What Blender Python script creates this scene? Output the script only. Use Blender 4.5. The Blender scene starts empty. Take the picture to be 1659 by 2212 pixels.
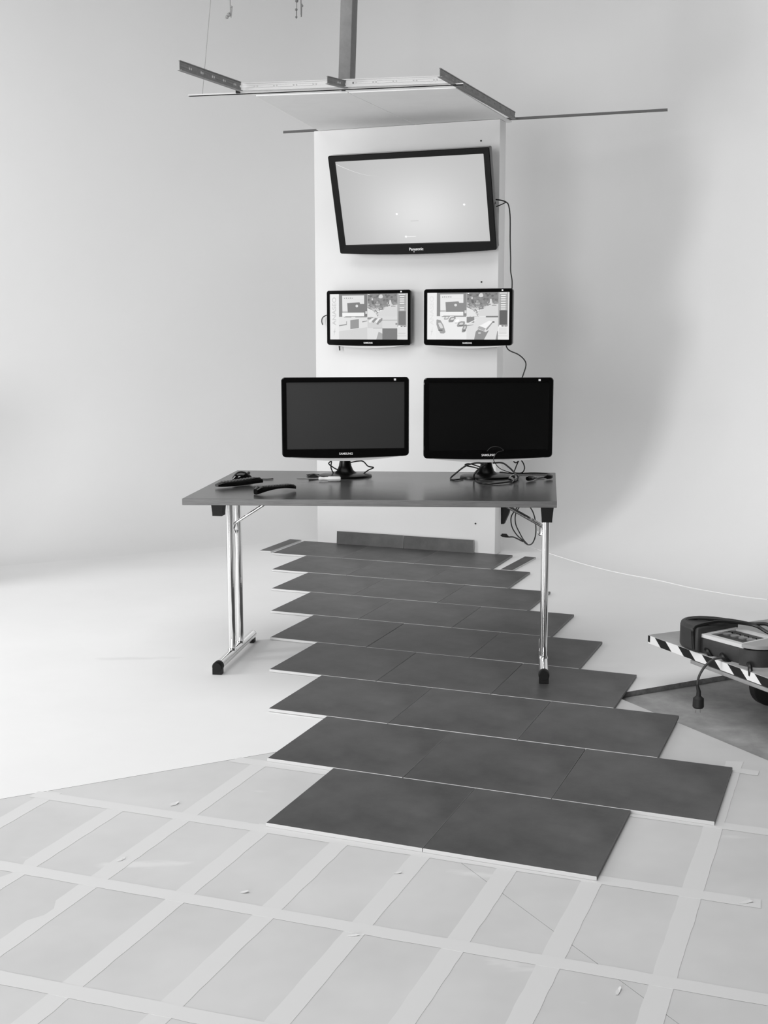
import bpy, bmesh, math, random
from mathutils import Vector, Matrix, Euler
R = math.radians
scene = bpy.context.scene
COL = scene.collection
random.seed(7)

# ------------------------------------------------------------------ camera
F, PITCH, ROLL, CAMH = 2648.56, 0.1489, -0.001, 1.3291
CX, CY = 829.5, 1106.0
cd = bpy.data.cameras.new('camera'); cam = bpy.data.objects.new('camera', cd); COL.objects.link(cam)
cd.sensor_fit = 'HORIZONTAL'; cd.sensor_width = 36.0; cd.lens = 36.0 * F / 1659.0
cd.clip_start = 0.05; cd.clip_end = 100
c_, s_ = math.cos(PITCH), math.sin(PITCH)
FW, UP, RT = Vector((0, c_, -s_)), Vector((0, s_, c_)), Vector((1, 0, 0))
cr, sr = math.cos(ROLL), math.sin(ROLL)
RT2, UP2 = cr * RT + sr * UP, -sr * RT + cr * UP
CAM = Vector((0, 0, CAMH))
cam.matrix_world = Matrix(((RT2.x, UP2.x, -FW.x, 0), (RT2.y, UP2.y, -FW.y, 0), (RT2.z, UP2.z, -FW.z, CAMH), (0, 0, 0, 1)))
scene.camera = cam

# ------------------------------------------------------------------ world, lights, exposure
w = bpy.data.worlds.new('world'); scene.world = w; w.use_nodes = True
w.node_tree.nodes['Background'].inputs[0].default_value = (1, 1, 1, 1)
w.node_tree.nodes['Background'].inputs[1].default_value = 0.3
scene.view_settings.view_transform = 'Standard'
scene.view_settings.look = 'None'
scene.view_settings.exposure = 0.22
scene.view_settings.gamma = 1.0
scene.view_settings.use_curve_mapping = False

def area(name, loc, aim, sx, sy, power, spread=180):
    l = bpy.data.lights.new(name, 'AREA'); l.shape = 'RECTANGLE'; l.size = sx; l.size_y = sy; l.energy = power; l.spread = R(spread)
    o = bpy.data.objects.new(name, l); COL.objects.link(o); o.location = loc
    o.rotation_euler = (Vector(aim) - Vector(loc)).to_track_quat('-Z', 'Y').to_euler()
    return o
area('window_daylight', (-5.0, 4.0, 1.85), (0.3, 6.4, 0.3), 1.5, 2.0, 74, 150)
area('doorway_daylight', (-2.9, -2.6, 1.15), (0.2, 6.6, 0.1), 2.6, 2.0, 108, 120)
area('overhead_fill', (-1.4, 3.0, 4.55), (-1.4, 3.01, 0), 6.0, 5.0, 158)  # added overhead fill, lifts the floor and softens the column shadow

# ------------------------------------------------------------------ geometry helpers: photograph point -> place in the room
def ray(x, y):
    return RT2 * ((x - CX) / F) + UP2 * (-(y - CY) / F) + FW
def onz(x, y, z):
    d = ray(x, y); return CAM + d * ((z - CAM.z) / d.z)
def ony(x, y, Y):
    d = ray(x, y); return CAM + d * (Y / d.y)
GA, GX, GY = -0.378, -0.3197, 3.1427          # the tile grid: turn and origin
gc, gs = math.cos(GA), math.sin(GA)
def G(u, v, z=0.0):
    return Vector((GX + u * gc - v * gs, GY + u * gs + v * gc, z))
def onv(x, y, v):                              # on the upright plane v = const of the grid
    d = ray(x, y); n = Vector((-gs, gc, 0)); return CAM + d * (((G(0, v) - CAM).dot(n)) / d.dot(n))
def gv(x, y, z):                               # grid coordinates of a point on height z
    X = onz(x, y, z); dx, dy = X.x - GX, X.y - GY
    return (dx * gc + dy * gs, -dx * gs + dy * gc)

# ------------------------------------------------------------------ materials
def lin(v):
    return v / 12.92 if v <= 0.04045 else ((v + 0.055) / 1.055) ** 2.4
def mat(name, g, rough=0.6, metal=0.0, var=0.0, scale=5.0, spec=0.5, bump=0.0, stretch=None, coat=0.0, alpha=None, detail=4.0):
    m = bpy.data.materials.new(name); m.use_nodes = True
    nt = m.node_tree; b = nt.nodes['Principled BSDF']
    L = lin(g); b.inputs['Base Color'].default_value = (L, L, L, 1)
    b.inputs['Roughness'].default_value = rough; b.inputs['Metallic'].default_value = metal
    b.inputs['Specular IOR Level'].default_value = spec; b.inputs['Coat Weight'].default_value = coat
    b.inputs['Coat Roughness'].default_value = 0.05
    if alpha is not None: b.inputs['Alpha'].default_value = alpha
    if var > 0 or bump > 0:
        tc = nt.nodes.new('ShaderNodeTexCoord'); mp = nt.nodes.new('ShaderNodeMapping')
        nt.links.new(tc.outputs['Object'], mp.inputs[0])
        if stretch: mp.inputs['Scale'].default_value = stretch
        n = nt.nodes.new('ShaderNodeTexNoise'); n.inputs['Scale'].default_value = scale; n.inputs['Detail'].default_value = detail
        n.inputs['Roughness'].default_value = 0.65
        nt.links.new(mp.outputs[0], n.inputs['Vector'])
        if var > 0:
            r = nt.nodes.new('ShaderNodeValToRGB'); a, z = lin(max(g - var, 0)), lin(min(g + var, 1))
            r.color_ramp.elements[0].position = 0.3; r.color_ramp.elements[1].position = 0.7
            r.color_ramp.elements[0].color = (a, a, a, 1); r.color_ramp.elements[1].color = (z, z, z, 1)
            nt.links.new(n.outputs['Fac'], r.inputs[0]); nt.links.new(r.outputs[0], b.inputs['Base Color'])
        if bump > 0:
            bp = nt.nodes.new('ShaderNodeBump'); bp.inputs['Strength'].default_value = bump; bp.inputs['Distance'].default_value = 0.002
            nt.links.new(n.outputs['Fac'], bp.inputs['Height']); nt.links.new(bp.outputs[0], b.inputs['Normal'])
    return m

def scuffed(name, g, var, marks, dark, scale_marks, rough=0.6):
    """painted surface: soft mottling plus sparse scuff marks of their own shape"""
    m = mat(name, g, rough, var=var, scale=1.7)
    nt = m.node_tree; b = nt.nodes['Principled BSDF']; src = b.inputs['Base Color'].links[0].from_socket
    tc = nt.nodes.new('ShaderNodeTexCoord'); mp = nt.nodes.new('ShaderNodeMapping')
    mp.inputs['Scale'].default_value = (0.5, 1.6, 1); mp.inputs['Rotation'].default_value = (0, 0, 0.5)
    nt.links.new(tc.outputs['Object'], mp.inputs[0])
    n = nt.nodes.new('ShaderNodeTexNoise'); n.inputs['Scale'].default_value = scale_marks; n.inputs['Detail'].default_value = 6
    nt.links.new(mp.outputs[0], n.inputs['Vector'])
    r = nt.nodes.new('ShaderNodeValToRGB'); r.color_ramp.elements[0].position = 1 - marks; r.color_ramp.elements[1].position = 1 - marks + 0.06
    r.color_ramp.elements[0].color = (0, 0, 0, 1); r.color_ramp.elements[1].color = (1, 1, 1, 1)
    nt.links.new(n.outputs['Fac'], r.inputs[0])
    mx = nt.nodes.new('ShaderNodeMix'); mx.data_type = 'RGBA'
    nt.links.new(r.outputs[0], mx.inputs[0]); nt.links.new(src, mx.inputs[6])
    d = lin(dark); mx.inputs[7].default_value = (d, d, d, 1)
    nt.links.new(mx.outputs[2], b.inputs['Base Color'])
    return m

M = dict(
    cyc=mat('cyclorama_white_paint', 0.905, 0.75, var=0.006, scale=0.8),
    cycfloor=scuffed('cyclorama_floor_paint', 0.915, 0.008, 0.30, 0.87, 3.0, 0.6),
    plywood=mat('plywood_edge', 0.42, 0.8, var=0.08, scale=30),
    concrete=mat('concrete_floor', 0.62, 0.85, var=0.07, scale=9, bump=0.3, detail=8),
    board=scuffed('grey_hardboard', 0.80, 0.030, 0.33, 0.85, 5.0, 0.55),
    tape=mat('masking_tape', 0.842, 0.55),
    tape2=mat('masking_tape_fresh', 0.848, 0.55),
    room=mat('studio_dark_wall', 0.55, 0.9, var=0.02, scale=2),
    tile=mat('slate_tile_face', 0.285, 0.47, var=0.075, scale=3.2, spec=0.45, detail=8),
    tileedge=mat('tile_pale_body', 0.80, 0.7),
    tileside_shade=mat('tile_side_shaded', 0.5, 0.7),  # pale tile body coloured darker here, shade of the narrow joints
    column=mat('column_white_paint', 0.90, 0.6, var=0.006, scale=2),
    wood=mat('tabletop_dark_laminate', 0.24, 0.24, var=0.05, scale=6, stretch=(1.2, 14, 14), spec=0.65, detail=6),
    woodedge=mat('tabletop_edge_band', 0.40, 0.45, var=0.05, scale=10, stretch=(1.5, 5, 22), detail=6),
    chrome=mat('chrome_tube', 0.93, 0.09, 1.0),
    blackplastic=mat('black_plastic', 0.08, 0.5, spec=0.2),
    rubber=mat('black_rubber', 0.10, 0.6),
    cable=mat('black_cable', 0.07, 0.4),
    whitecable=mat('white_cable', 0.92, 0.5),
    piano=mat('glossy_black_bezel', 0.025, 0.06, spec=0.5),
    screen=mat('dark_lcd_panel', 0.03, 0.28, spec=0.3),
    screenmatte=mat('matte_lcd_panel', 0.12, 0.5, spec=0.6),
    footblack=mat('black_monitor_foot', 0.02, 0.3, spec=0.25),
    paletrim=mat('pale_plastic_trim', 0.80, 0.45),
    railslim=mat('slim_dark_rail', 0.36, 0.6),
    pianotv=mat('glossy_black_television', 0.03, 0.12, spec=0.2),
    silver=mat('silver_trim', 0.80, 0.3, 0.6),
    lettering=mat('silver_lettering', 0.95, 0.4),
    housing=mat('monitor_rear_housing', 0.08, 0.4),
    railwhite=mat('white_painted_rail', 0.80, 0.4),
    raildark=mat('galvanised_rail', 0.50, 0.5, 0.4, var=0.04, scale=20),
    panel=mat('ceiling_panel_white', 0.92, 0.8, var=0.008, scale=6),
    post=mat('grey_steel_post', 0.47, 0.6, var=0.03, scale=14),
    cord=mat('grey_cord', 0.60, 0.8),
    button=mat('remote_buttons', 0.30, 0.4),
    handle=mat('clear_plastic_handle', 0.88, 0.2),
    steel=mat('polished_steel', 0.95, 0.15, 1.0),
    deck=mat('trolley_grey_deck', 0.60, 0.7, var=0.03, scale=12),
    hazblack=mat('hazard_tape_black', 0.06, 0.5),
    hazwhite=mat('hazard_tape_white', 0.93, 0.5),
    casing=mat('socket_box_rubber', 0.2, 0.55, var=0.02, scale=30),
    boxtop=mat('socket_box_pale_top', 0.84, 0.5),
    socket=mat('socket_lids', 0.48, 0.2),
    capgrey=mat('socket_box_end_cap', 0.62, 0.5),
    wheel=mat('wheel_black_tyre', 0.09, 0.5),
    hole=mat('screw_hole', 0.15, 0.8),
)
def emissive_attr(name):
    m = bpy.data.materials.new(name); m.use_nodes = True; nt = m.node_tree; b = nt.nodes['Principled BSDF']
    b.inputs['Base Color'].default_value = (0.004,) * 3 + (1,); b.inputs['Roughness'].default_value = 0.12
    b.inputs['Specular IOR Level'].default_value = 0.4
    a = nt.nodes.new('ShaderNodeAttribute'); a.attribute_name = 'picture'
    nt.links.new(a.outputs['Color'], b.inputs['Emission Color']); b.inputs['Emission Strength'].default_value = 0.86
    return m
M['picture'] = emissive_attr('lit_screen_picture')

# ------------------------------------------------------------------ object helpers
def obj(name, bm, m, parent=None, smooth=True, label=None, loc=None, rot=None):
    me = bpy.data.meshes.new(name); bmesh.ops.recalc_face_normals(bm, faces=bm.faces[:]) if smooth != 'keep' else None
    bm.to_mesh(me); bm.free()
    for k in (m if isinstance(m, (list, tuple)) else [m]): me.materials.append(M[k])
    o = bpy.data.objects.new(name, me); COL.objects.link(o)
    if smooth:
        me.polygons.foreach_set('use_smooth', [True] * len(me.polygons)); me.set_sharp_from_angle(angle=R(32))
    if parent: o.parent = parent
    if label: o['label'] = label
    if loc is not None: o.location = loc
    if rot is not None: o.rotation_euler = rot
    return o
def tag(o, label, cat, group=None, kind=None):
    o['label'] = label; o['category'] = cat
    if group: o['group'] = group
    o['kind'] = kind or 'thing'
    return o
def struct(o, label=None):
    o['kind'] = 'structure'
    if label: o['label'] = label; o['category'] = label.split()[-1]
    return o
def thing(name, label, cat, loc=(0, 0, 0), rot=(0, 0, 0), group=None):
    o = bpy.data.objects.new(name, None); COL.objects.link(o); o.location = loc; o.rotation_euler = rot
    o.empty_display_size = 0.05
    return tag(o, label, cat, group)
def B(bm, cx, cy, cz, sx, sy, sz, mi=0, mtx=None, bev=0.0):
    r = bmesh.ops.create_cube(bm, size=1.0); vs = r['verts']
    bmesh.ops.scale(bm, vec=(sx, sy, sz), verts=vs); bmesh.ops.translate(bm, vec=(cx, cy, cz), verts=vs)
    fs = set(f for v in vs for f in v.link_faces)
    if bev > 0:
        es = list(set(e for v in vs for e in v.link_edges))
        rr = bmesh.ops.bevel(bm, geom=es, offset=bev, segments=2, affect='EDGES', profile=0.5)
        fs = set(rr['faces']) | set(f for f in fs if f.is_valid); vs = list(set(v for f in fs for v in f.verts))
        for v in list(vs):
            for f in v.link_faces: fs.add(f)
        vs = list(set(v for f in fs for v in f.verts))
    for f in fs: f.material_index = mi
    if mtx is not None: bmesh.ops.transform(bm, matrix=mtx, verts=vs)
    return vs
def box(cx, cy, cz, sx, sy, sz, bev=0.0, mtx=None):
    bm = bmesh.new(); B(bm, cx, cy, cz, sx, sy, sz, 0, mtx, bev); return bm
def spline(pts, n=8):
    pts = [Vector(p) for p in pts]
    if len(pts) < 3: return pts
    out = []
    P = [pts[0] * 2 - pts[1]] + pts + [pts[-1] * 2 - pts[-2]]
    for i in range(1, len(P) - 2):
        for k in range(n):
            t = k / n; a, b, c, d = P[i - 1], P[i], P[i + 1], P[i + 2]
            out.append(0.5 * ((2 * b) + (c - a) * t + (2 * a - 5 * b + 4 * c - d) * t * t + (3 * b - a - 3 * c + d) * t ** 3))
    out.append(pts[-1]); return out
def tube_into(bm, pts, r, seg=10, mi=0):
    pts = [Vector(p) for p in pts]; rs = r if isinstance(r, (list, tuple)) else [r] * len(pts)
    rings = []; prev = None
    for i, p in enumerate(pts):
        t = (pts[min(i + 1, len(pts) - 1)] - pts[max(i - 1, 0)]).normalized()
        if prev is None:
            up = Vector((0, 0, 1)) if abs(t.z) < 0.9 else Vector((1, 0, 0)); a = t.cross(up).normalized()
        else:
            a = (prev - t * prev.dot(t)); a = a.normalized() if a.length > 1e-6 else t.orthogonal().normalized()
        b = t.cross(a); prev = a
        rings.append([bm.verts.new(p + (a * math.cos(2 * math.pi * k / seg) + b * math.sin(2 * math.pi * k / seg)) * rs[i]) for k in range(seg)])
    fs = []
    for i in range(len(rings) - 1):
        for k in range(seg):
            fs.append(bm.faces.new((rings[i][k], rings[i][(k + 1) % seg], rings[i + 1][(k + 1) % seg], rings[i + 1][k])))
    fs.append(bm.faces.new(rings[0][::-1])); fs.append(bm.faces.new(rings[-1]))
    for f in fs: f.material_index = mi
def tube(pts, r, seg=10, smooth_n=0):
    bm = bmesh.new(); tube_into(bm, spline(pts, smooth_n) if smooth_n else pts, r, seg); return bm
def prism(poly, z0, z1, mi_side=0, mi_top=0, bm=None):
    bm = bm or bmesh.new()
    lo = [bm.verts.new((p[0], p[1], z0)) for p in poly]; hi = [bm.verts.new((p[0], p[1], z1)) for p in poly]
    n = len(poly)
    f = bm.faces.new(hi); f.material_index = mi_top
    f = bm.faces.new(lo[::-1]); f.material_index = mi_side
    for i in range(n):
        f = bm.faces.new((lo[i], lo[(i + 1) % n], hi[(i + 1) % n], hi[i])); f.material_index = mi_side
    return bm
def loft(loops, caps=(True, True), closed=True, bm=None):
    bm = bm or bmesh.new(); R_ = [[bm.verts.new(p) for p in l] for l in loops]
    n = len(R_[0])
    for i in range(len(R_) - 1):
        for k in range(n if closed else n - 1):
            bm.faces.new((R_[i][k], R_[i][(k + 1) % n], R_[i + 1][(k + 1) % n], R_[i + 1][k]))
    if caps[0]: bm.faces.new(R_[0][::-1])
    if caps[1]: bm.faces.new(R_[-1])
    return bm
def rr(cx, cz, w, h, r, y, bulge=0.0, n=5, m=8):
    """rounded rectangle in the x-z plane at depth y, bottom edge bulging down"""
    P = []
    c = [(w / 2 - r, h / 2 - r, 0), (-w / 2 + r, h / 2 - r, 90), (-w / 2 + r, -h / 2 + r, 180), (w / 2 - r, -h / 2 + r, 270)]
    for i, (x, z, a0) in enumerate(c):
        for k in range(n + 1):
            a = R(a0 + 90 * k / n); P.append((x + r * math.cos(a), z + r * math.sin(a)))
        nx, nz, _ = c[(i + 1) % 4]; a1 = R(a0 + 90)
        p0 = P[-1]; p1 = (nx + r * math.cos(a1), nz + r * math.sin(a1))
        for k in range(1, m):
            t = k / m; P.append((p0[0] + (p1[0] - p0[0]) * t, p0[1] + (p1[1] - p0[1]) * t))
    out = []
    for x, z in P:
        if z < 0 and bulge: z -= bulge * max(0, 1 - (2 * x / w) ** 2) * min(1, -2 * z / h)
        out.append(Vector((cx + x, y, cz + z)))
    return out
def text_part(name, body, size, m, parent, loc, rot, ext=0.0006, label=None, sx=1.0):
    cu = bpy.data.curves.new(name, 'FONT'); cu.body = body; cu.size = size; cu.extrude = ext; cu.align_x = 'CENTER'; cu.align_y = 'CENTER'
    cu.offset = size * 0.02
    t = bpy.data.objects.new('tmp', cu); COL.objects.link(t)
    bpy.context.view_layer.update()
    dg = bpy.context.evaluated_depsgraph_get(); me = bpy.data.meshes.new_from_object(t.evaluated_get(dg))
    bpy.data.objects.remove(t); me.materials.clear(); me.materials.append(M[m]); me.name = name
    o = bpy.data.objects.new(name, me); COL.objects.link(o); o.parent = parent; o.location = loc; o.rotation_euler = rot; o.scale = (sx, 1, 1)
    if label: o['label'] = label
    return o

# ================================================================== SETTING
A0 = Vector((0.884, 4.371, 0)); D = Vector((0.8873, 0.4612, 0)); N = Vector((-0.4612, 0.8873, 0))
def S(s, t, z=0.0): return A0 + D * s + N * t + Vector((0, 0, z))
ST, TT, RC, RF, WTOP = 1.37, 3.57, 0.6, 1.0, 4.6      # side seam, back seam, corner and cove radius, wall height
# sweeping cove and wall of the cyclorama
path = [(s, TT, 0, 1) for s in (-6.2, -5, -4, -3, -2, -1.2, -0.5, 0.1, 0.5)]
for k in range(0, 13):
    a = R(90 - 90 * k / 12); path.append((ST - RC + RC * math.cos(a), TT - RC + RC * math.sin(a), math.cos(a), math.sin(a)))
path += [(ST, t, 1, 0) for t in (2.4, 1.8, 1.2, 0.6, 0.0)]
prof = [(RF * math.sin(R(a)), RF * (1 - math.cos(R(a)))) for a in range(0, 91, 6)] + [(RF, z) for z in (1.6, 2.4, 3.4, WTOP)]
bm = bmesh.new(); G_ = [[bm.verts.new(S(s + nx * a, t + ny * a, z)) for a, z in prof] for s, t, nx, ny in path]
H_ = [[bm.verts.new(S(s + nx * (a + .06), t + ny * (a + .06), z - .06)) for a, z in prof] for s, t, nx, ny in path]
for i in range(len(G_) - 1):
    for k in range(len(prof) - 1): bm.faces.new((G_[i][k], G_[i + 1][k], G_[i + 1][k + 1], G_[i][k + 1])); bm.faces.new((H_[i][k], H_[i][k + 1], H_[i + 1][k + 1], H_[i + 1][k]))
for i in range(len(G_) - 1):
    for k in (0, len(prof) - 1): bm.faces.new((G_[i][k], H_[i][k], H_[i + 1][k], G_[i + 1][k]))
for i in (0, len(G_) - 1):
    for k in range(len(prof) - 1): bm.faces.new((G_[i][k], G_[i][k + 1], H_[i][k + 1], H_[i][k]))
struct(obj('wall_back', bm, 'cyc'), 'white curved cyclorama wall')
# white painted studio floor, a raised slab
poly = [S(s, t) for s, t, _, _ in path] + [S(-6.2, 0.0)]
bm = prism([(p.x, p.y) for p in poly], -0.02, 0.0, 1, 0)
struct(obj('floor', bm, ['cycfloor', 'plywood'], smooth=False), 'white painted raised studio floor')
# bare concrete round it
bm = prism([(-7, -4), (6, -4), (6, 11.5), (-7, 11.5)], -0.12, -0.021)
struct(obj('floor', bm, 'concrete', smooth=False), 'rough bare concrete floor')
# the studio hall round the cyclorama
for nm, a in (('wall_left', (-7.05, 3.75, 2.2, 0.1, 15.5, 4.8)), ('wall_right', (6.05, 3.75, 2.2, 0.1, 15.5, 4.8)), ('wall_front', (-0.5, -4.05, 2.2, 13, 0.1, 4.8)), ('wall_far', (-0.5, 11.55, 2.2, 13, 0.1, 4.8))):
    struct(obj(nm, box(*a), 'room', smooth=False), 'grey studio hall wall')
struct(obj('ceiling', box(-0.5, 3.75, 4.72, 13.2, 15.7, 0.1), 'room', smooth=False), 'grey studio hall ceiling')

# grey hardboard sheets in front
def board(s0, s1, label):
    P = [S(s0, -2.9), S(s1, -2.9), S(s1, -0.002), S(s0, -0.002)]
    bm = prism([(p.x, p.y) for p in P], -0.0205, 0.0)
    return tag(obj('hardboard_sheet', bm, 'board', smooth=False), label, 'floor board')
SE = (onz(1345, 1511, 0) - A0).dot(D)
board(SE - 1.224, SE, 'grey floor board under the right half of the taped grid, ending at the rough concrete')
board(SE - 1.224 * 3, SE - 1.2255, 'wide grey floor board under the left part of the taped grid')
# timber batten in the gap beside the slab
# masking tape strips; (u or v, from, to)
def tape(name_label, pts, w_=0.05, torn=(), m='tape'):
    bm = bmesh.new(); a, b = Vector(pts[0]), Vector(pts[1]); d = (b - a); L = d.length; d.normalize(); n = Vector((-d.y, d.x, 0))
    rnd = random.Random(hash(name_label) % 1000 if False else len(name_label) * 7 + int(L * 1000))
    k = max(6, int(L / 0.035)); top = []; bot = []
    for i in range(k + 1):
        t = i / k; p = a + d * (L * t)
        e1 = w_ / 2 + rnd.uniform(-0.0012, 0.0012); e2 = w_ / 2 + rnd.uniform(-0.0012, 0.0012)
        j1 = j2 = 0
        if i in (0, k): j1, j2 = rnd.uniform(-0.012, 0.012), rnd.uniform(-0.012, 0.012)
        for (tt, depth) in torn:
            if abs(t - tt) < 0.018: e1 -= depth
        top.append(p + n * e1 + d * j1); bot.append(p - n * e2 + d * j2)
    poly = top + bot[::-1]
    bm = bmesh.new()
    for i in range(k):
        q = [(top[i], bot[i], bot[i + 1], top[i + 1])][0]
        bm.faces.new([bm.verts.new((v.x, v.y, TZ)) for v in q])
    bmesh.ops.remove_doubles(bm, verts=bm.verts[:], dist=1e-5)
    r = bmesh.ops.extrude_face_region(bm, geom=bm.faces[:]); 
    bmesh.ops.translate(bm, vec=(0, 0, 0.0003), verts=[g for g in r['geom'] if isinstance(g, bmesh.types.BMVert)])
    o = obj('masking_tape', bm, m, smooth=False)
    return tag(o, name_label, 'tape', None)
TZ = 0.0002
AL = [(-0.684, -1.0, -0.005, 'leftmost strip of pale tape pointing away from camera, beside the white floor edge'),
      (-0.443, -1.2, -0.02, 'second pale tape strip from the left pointing away from camera, torn along its edge'),
      (-0.236, -1.2, 0.455, 'third strip of pale tape from the left, its far end near the white floor'),
      (0.0, -1.25, 0.01, 'fourth tape strip from the left, ending at the left corner of the nearest tiles'),
      (0.228, -1.25, -0.005, 'fifth pale tape strip from the left, ending under the nearest left tile'),
      (0.452, -1.25, -0.005, 'sixth pale tape strip from the left, ending where the two nearest tiles meet'),
      (0.678, -1.25, -0.005, 'seventh pale tape strip from the left, ending under the nearest right tile'),
      (0.888, -1.25, -0.005, 'eighth tape strip from the left, ending at the right corner of the nearest tiles'),
      (1.122, -1.3, 0.98, 'rightmost strip of pale tape, running past the right edges of the dark tiles')]
for i, (u, v0, v1, lb) in enumerate(AL):
    a, b = G(u, v0), G(u, v1)
    TZ = 0.0002 + 0.00002 * i
    tape(lb, (a, b), 0.05, torn={1: ((0.62, 0.016),), 2: ((0.35, 0.02),), 5: ((0.2, 0.012),)}.get(i, ()))
BL = [((-1.3, -0.955), (0.75, -0.85), 'nearest strip of pale tape running across the boards at the bottom'),
      ((-1.1, -0.478), (1.9, -0.385), 'long pale tape strip crossing the boards midway between tiles and bottom edge'),
      ((-0.72, -0.036), (1.29, 0.022), 'pale tape strip crossing the boards along the front edge of the nearest tiles'),
      ((-0.33, 0.43), (1.9, 0.47), 'farthest pale tape strip crossing behind the nearest row of tiles')]
for i, (p, q, lb) in enumerate(BL):
    a, b = G(*p), G(*q); TZ = 0.0006 + 0.00002 * i
    tape(lb, (a, b), 0.046, m='tape2')
TZ = 0.0008
tape('short stub of pale tape crossing the end of the rightmost strip', (G(1.09, 0.905), G(1.20, 0.90)), 0.04)
# small debris of torn tape and paint flakes on the boards
def scrap(px, py, w_, l_, ang, label, z=0.0012, name='tape_scrap'):
    p = onz(px, py, 0); bm = bmesh.new(); rnd = random.Random(int(px))
    k = 7; pts = []
    for i in range(k):
        a = 2 * math.pi * i / k; q = rnd.uniform(0.65, 1.1)
        pts.append((math.cos(a) * l_ * q, math.sin(a) * w_ * q))
    prism(pts, 0, 0.0008, bm=bm)
    for v in bm.verts:
        if v.co.x > l_ * 0.5: v.co.z += 0.002
    tag(obj(name, bm, 'tape2', smooth=False, loc=(p.x, p.y, z), rot=(0, 0, ang)), label, 'tape scrap')
scrap(377, 1737, 0.010, 0.020, 0.9, 'small white flake lying alone on the grey board left of the nearest tile')
scrap(262, 1858, 0.007, 0.016, 0.8, 'curled white tape scrap on the second row of tape crossings at left')
scrap(528, 1928, 0.006, 0.012, 0.0, 'small white flake on the grey board below the nearest left tile')
scrap(1336, 2142, 0.005, 0.018, 1.2, 'thin white flake near the bottom right of the grey board')
scrap(762, 2022, 0.005, 0.016, 0.1, 'curled tape end where two strips cross at bottom centre')
scrap(1612, 1950, 0.008, 0.022, 0.4, 'torn white tape scrap at the right edge beyond the tiles')
scrap(860, 1887, 0.004, 0.014, 0.2, 'thin white flake just in front of the nearest tile joint')

# unseen crate, added left of the view to cast a shadow on the cove
t = thing('added_shadow_crate', 'unseen wooden crate added left of the view to shade the white cove', 'crate', (-2.74, 6.13, 0), (0, 0, R(27.5)))
bm = bmesh.new(); B(bm, 0, 0, .48, .5, .5, .95, bev=.004)
for z in (.08, .48, .88):
    for sx, sy, wx, wy in ((0, -.258, .52, .016), (0, .258, .52, .016), (-.258, 0, .016, .50), (.258, 0, .016, .50)): B(bm, sx, sy, z, wx, wy, .07)
obj('shadow_crate_body', bm, 'plywood', t, smooth=False)
obj('shadow_crate_lid', box(0, 0, .966, .54, .54, .02, .003), 'plywood', t)

# ================================================================== TILES
T = 0.45; GAP = 0.0016; TH = 0.010
def tile_mesh(w_, d_, th=TH):
    bm = bmesh.new(); vs = B(bm, w_ / 2, d_ / 2, th / 2, w_, d_, th)
    es = [e for e in bm.edges if all(abs(v.co.z - th) < 1e-6 for v in e.verts)]
    bmesh.ops.bevel(bm, geom=es, offset=0.0012, segments=1, affect='EDGES')
    for f in bm.faces: f.material_index = 0 if f.normal.z > 0.9 and f.calc_center_median().z > th * 0.9 else (2 if abs(f.normal.x) > 0.6 else 1)
    return bm
rows = ['nearest row', 'second row from the front', 'third row from the front', 'fourth row from the front', 'fifth row from the front',
        'fourth row from the column', 'third row from the column', 'second row from the column', 'last row against the white column']
rt = random.Random(3)
for r in range(9):
    n = 2 if r == 0 else 3
    for k in range(n):
        pos = ('left', 'right')[k] if n == 2 else ('left', 'middle', 'right')[k]
        o = obj('slate_tile', tile_mesh(T - GAP, T - GAP * 1.5), ['tile', 'tileedge', 'tileside_shade'], smooth=False)
        o.location = G(-0.5 * r * T + k * T, r * T, 0.0012 + rt.uniform(0, 0.0006)); o.rotation_euler = (0, 0, GA + rt.uniform(-0.002, 0.002))
        tag(o, 'square dark slate floor tile, %s one in the %s' % (pos, rows[r]), 'floor tile', 'square slate tiles laid in staggered rows')
def strip(corners, label):
    P = [onz(x, y, TH) for x, y in corners]
    bm = prism([(p.x, p.y) for p in P], 0.0004, TH, 1, 0)
    tag(obj('tile_strip', bm, ['tile', 'tileedge'], smooth=False), label, 'floor tile', 'narrow cut tile strips')
strip([(561, 1189), (585, 1190.5), (651, 1166.5), (627, 1164.5)], 'narrow cut strip of slate tile lying left of the last tile row')
strip([(1081, 1230), (1106, 1232), (1158, 1204), (1134, 1202)], 'narrow cut strip of slate tile lying right of the last tile row, beside the leg')
# skirting tiles standing against the column
VS = 4.052
for x0, x1, y0, y1, lb in ((727.5, 871, 1148, 1157, 'left slate skirting tile standing against the white column'), (872.5, 1023, 1157.5, 1167.5, 'right slate skirting tile standing against the white column')):
    a, b = onv(x0, y0, VS - 0.022), onv(x1, y1, VS - 0.022)
    L = (b - a).length; h = (a.z + b.z) / 2 - TH
    bm = bmesh.new(); B(bm, L / 2, 0, h / 2, L - 0.001, 0.009, h, 1)
    for f in bm.faces: f.material_index = 0 if abs(f.normal.y) > 0.9 else 1
    o = obj('skirting_tile', bm, ['tile', 'tileedge'], smooth=False, loc=(a.x, a.y, TH + 0.0015), rot=(-R(4), 0, GA)); tag(o, lb, 'tile', 'skirting tiles on the column foot')

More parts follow.
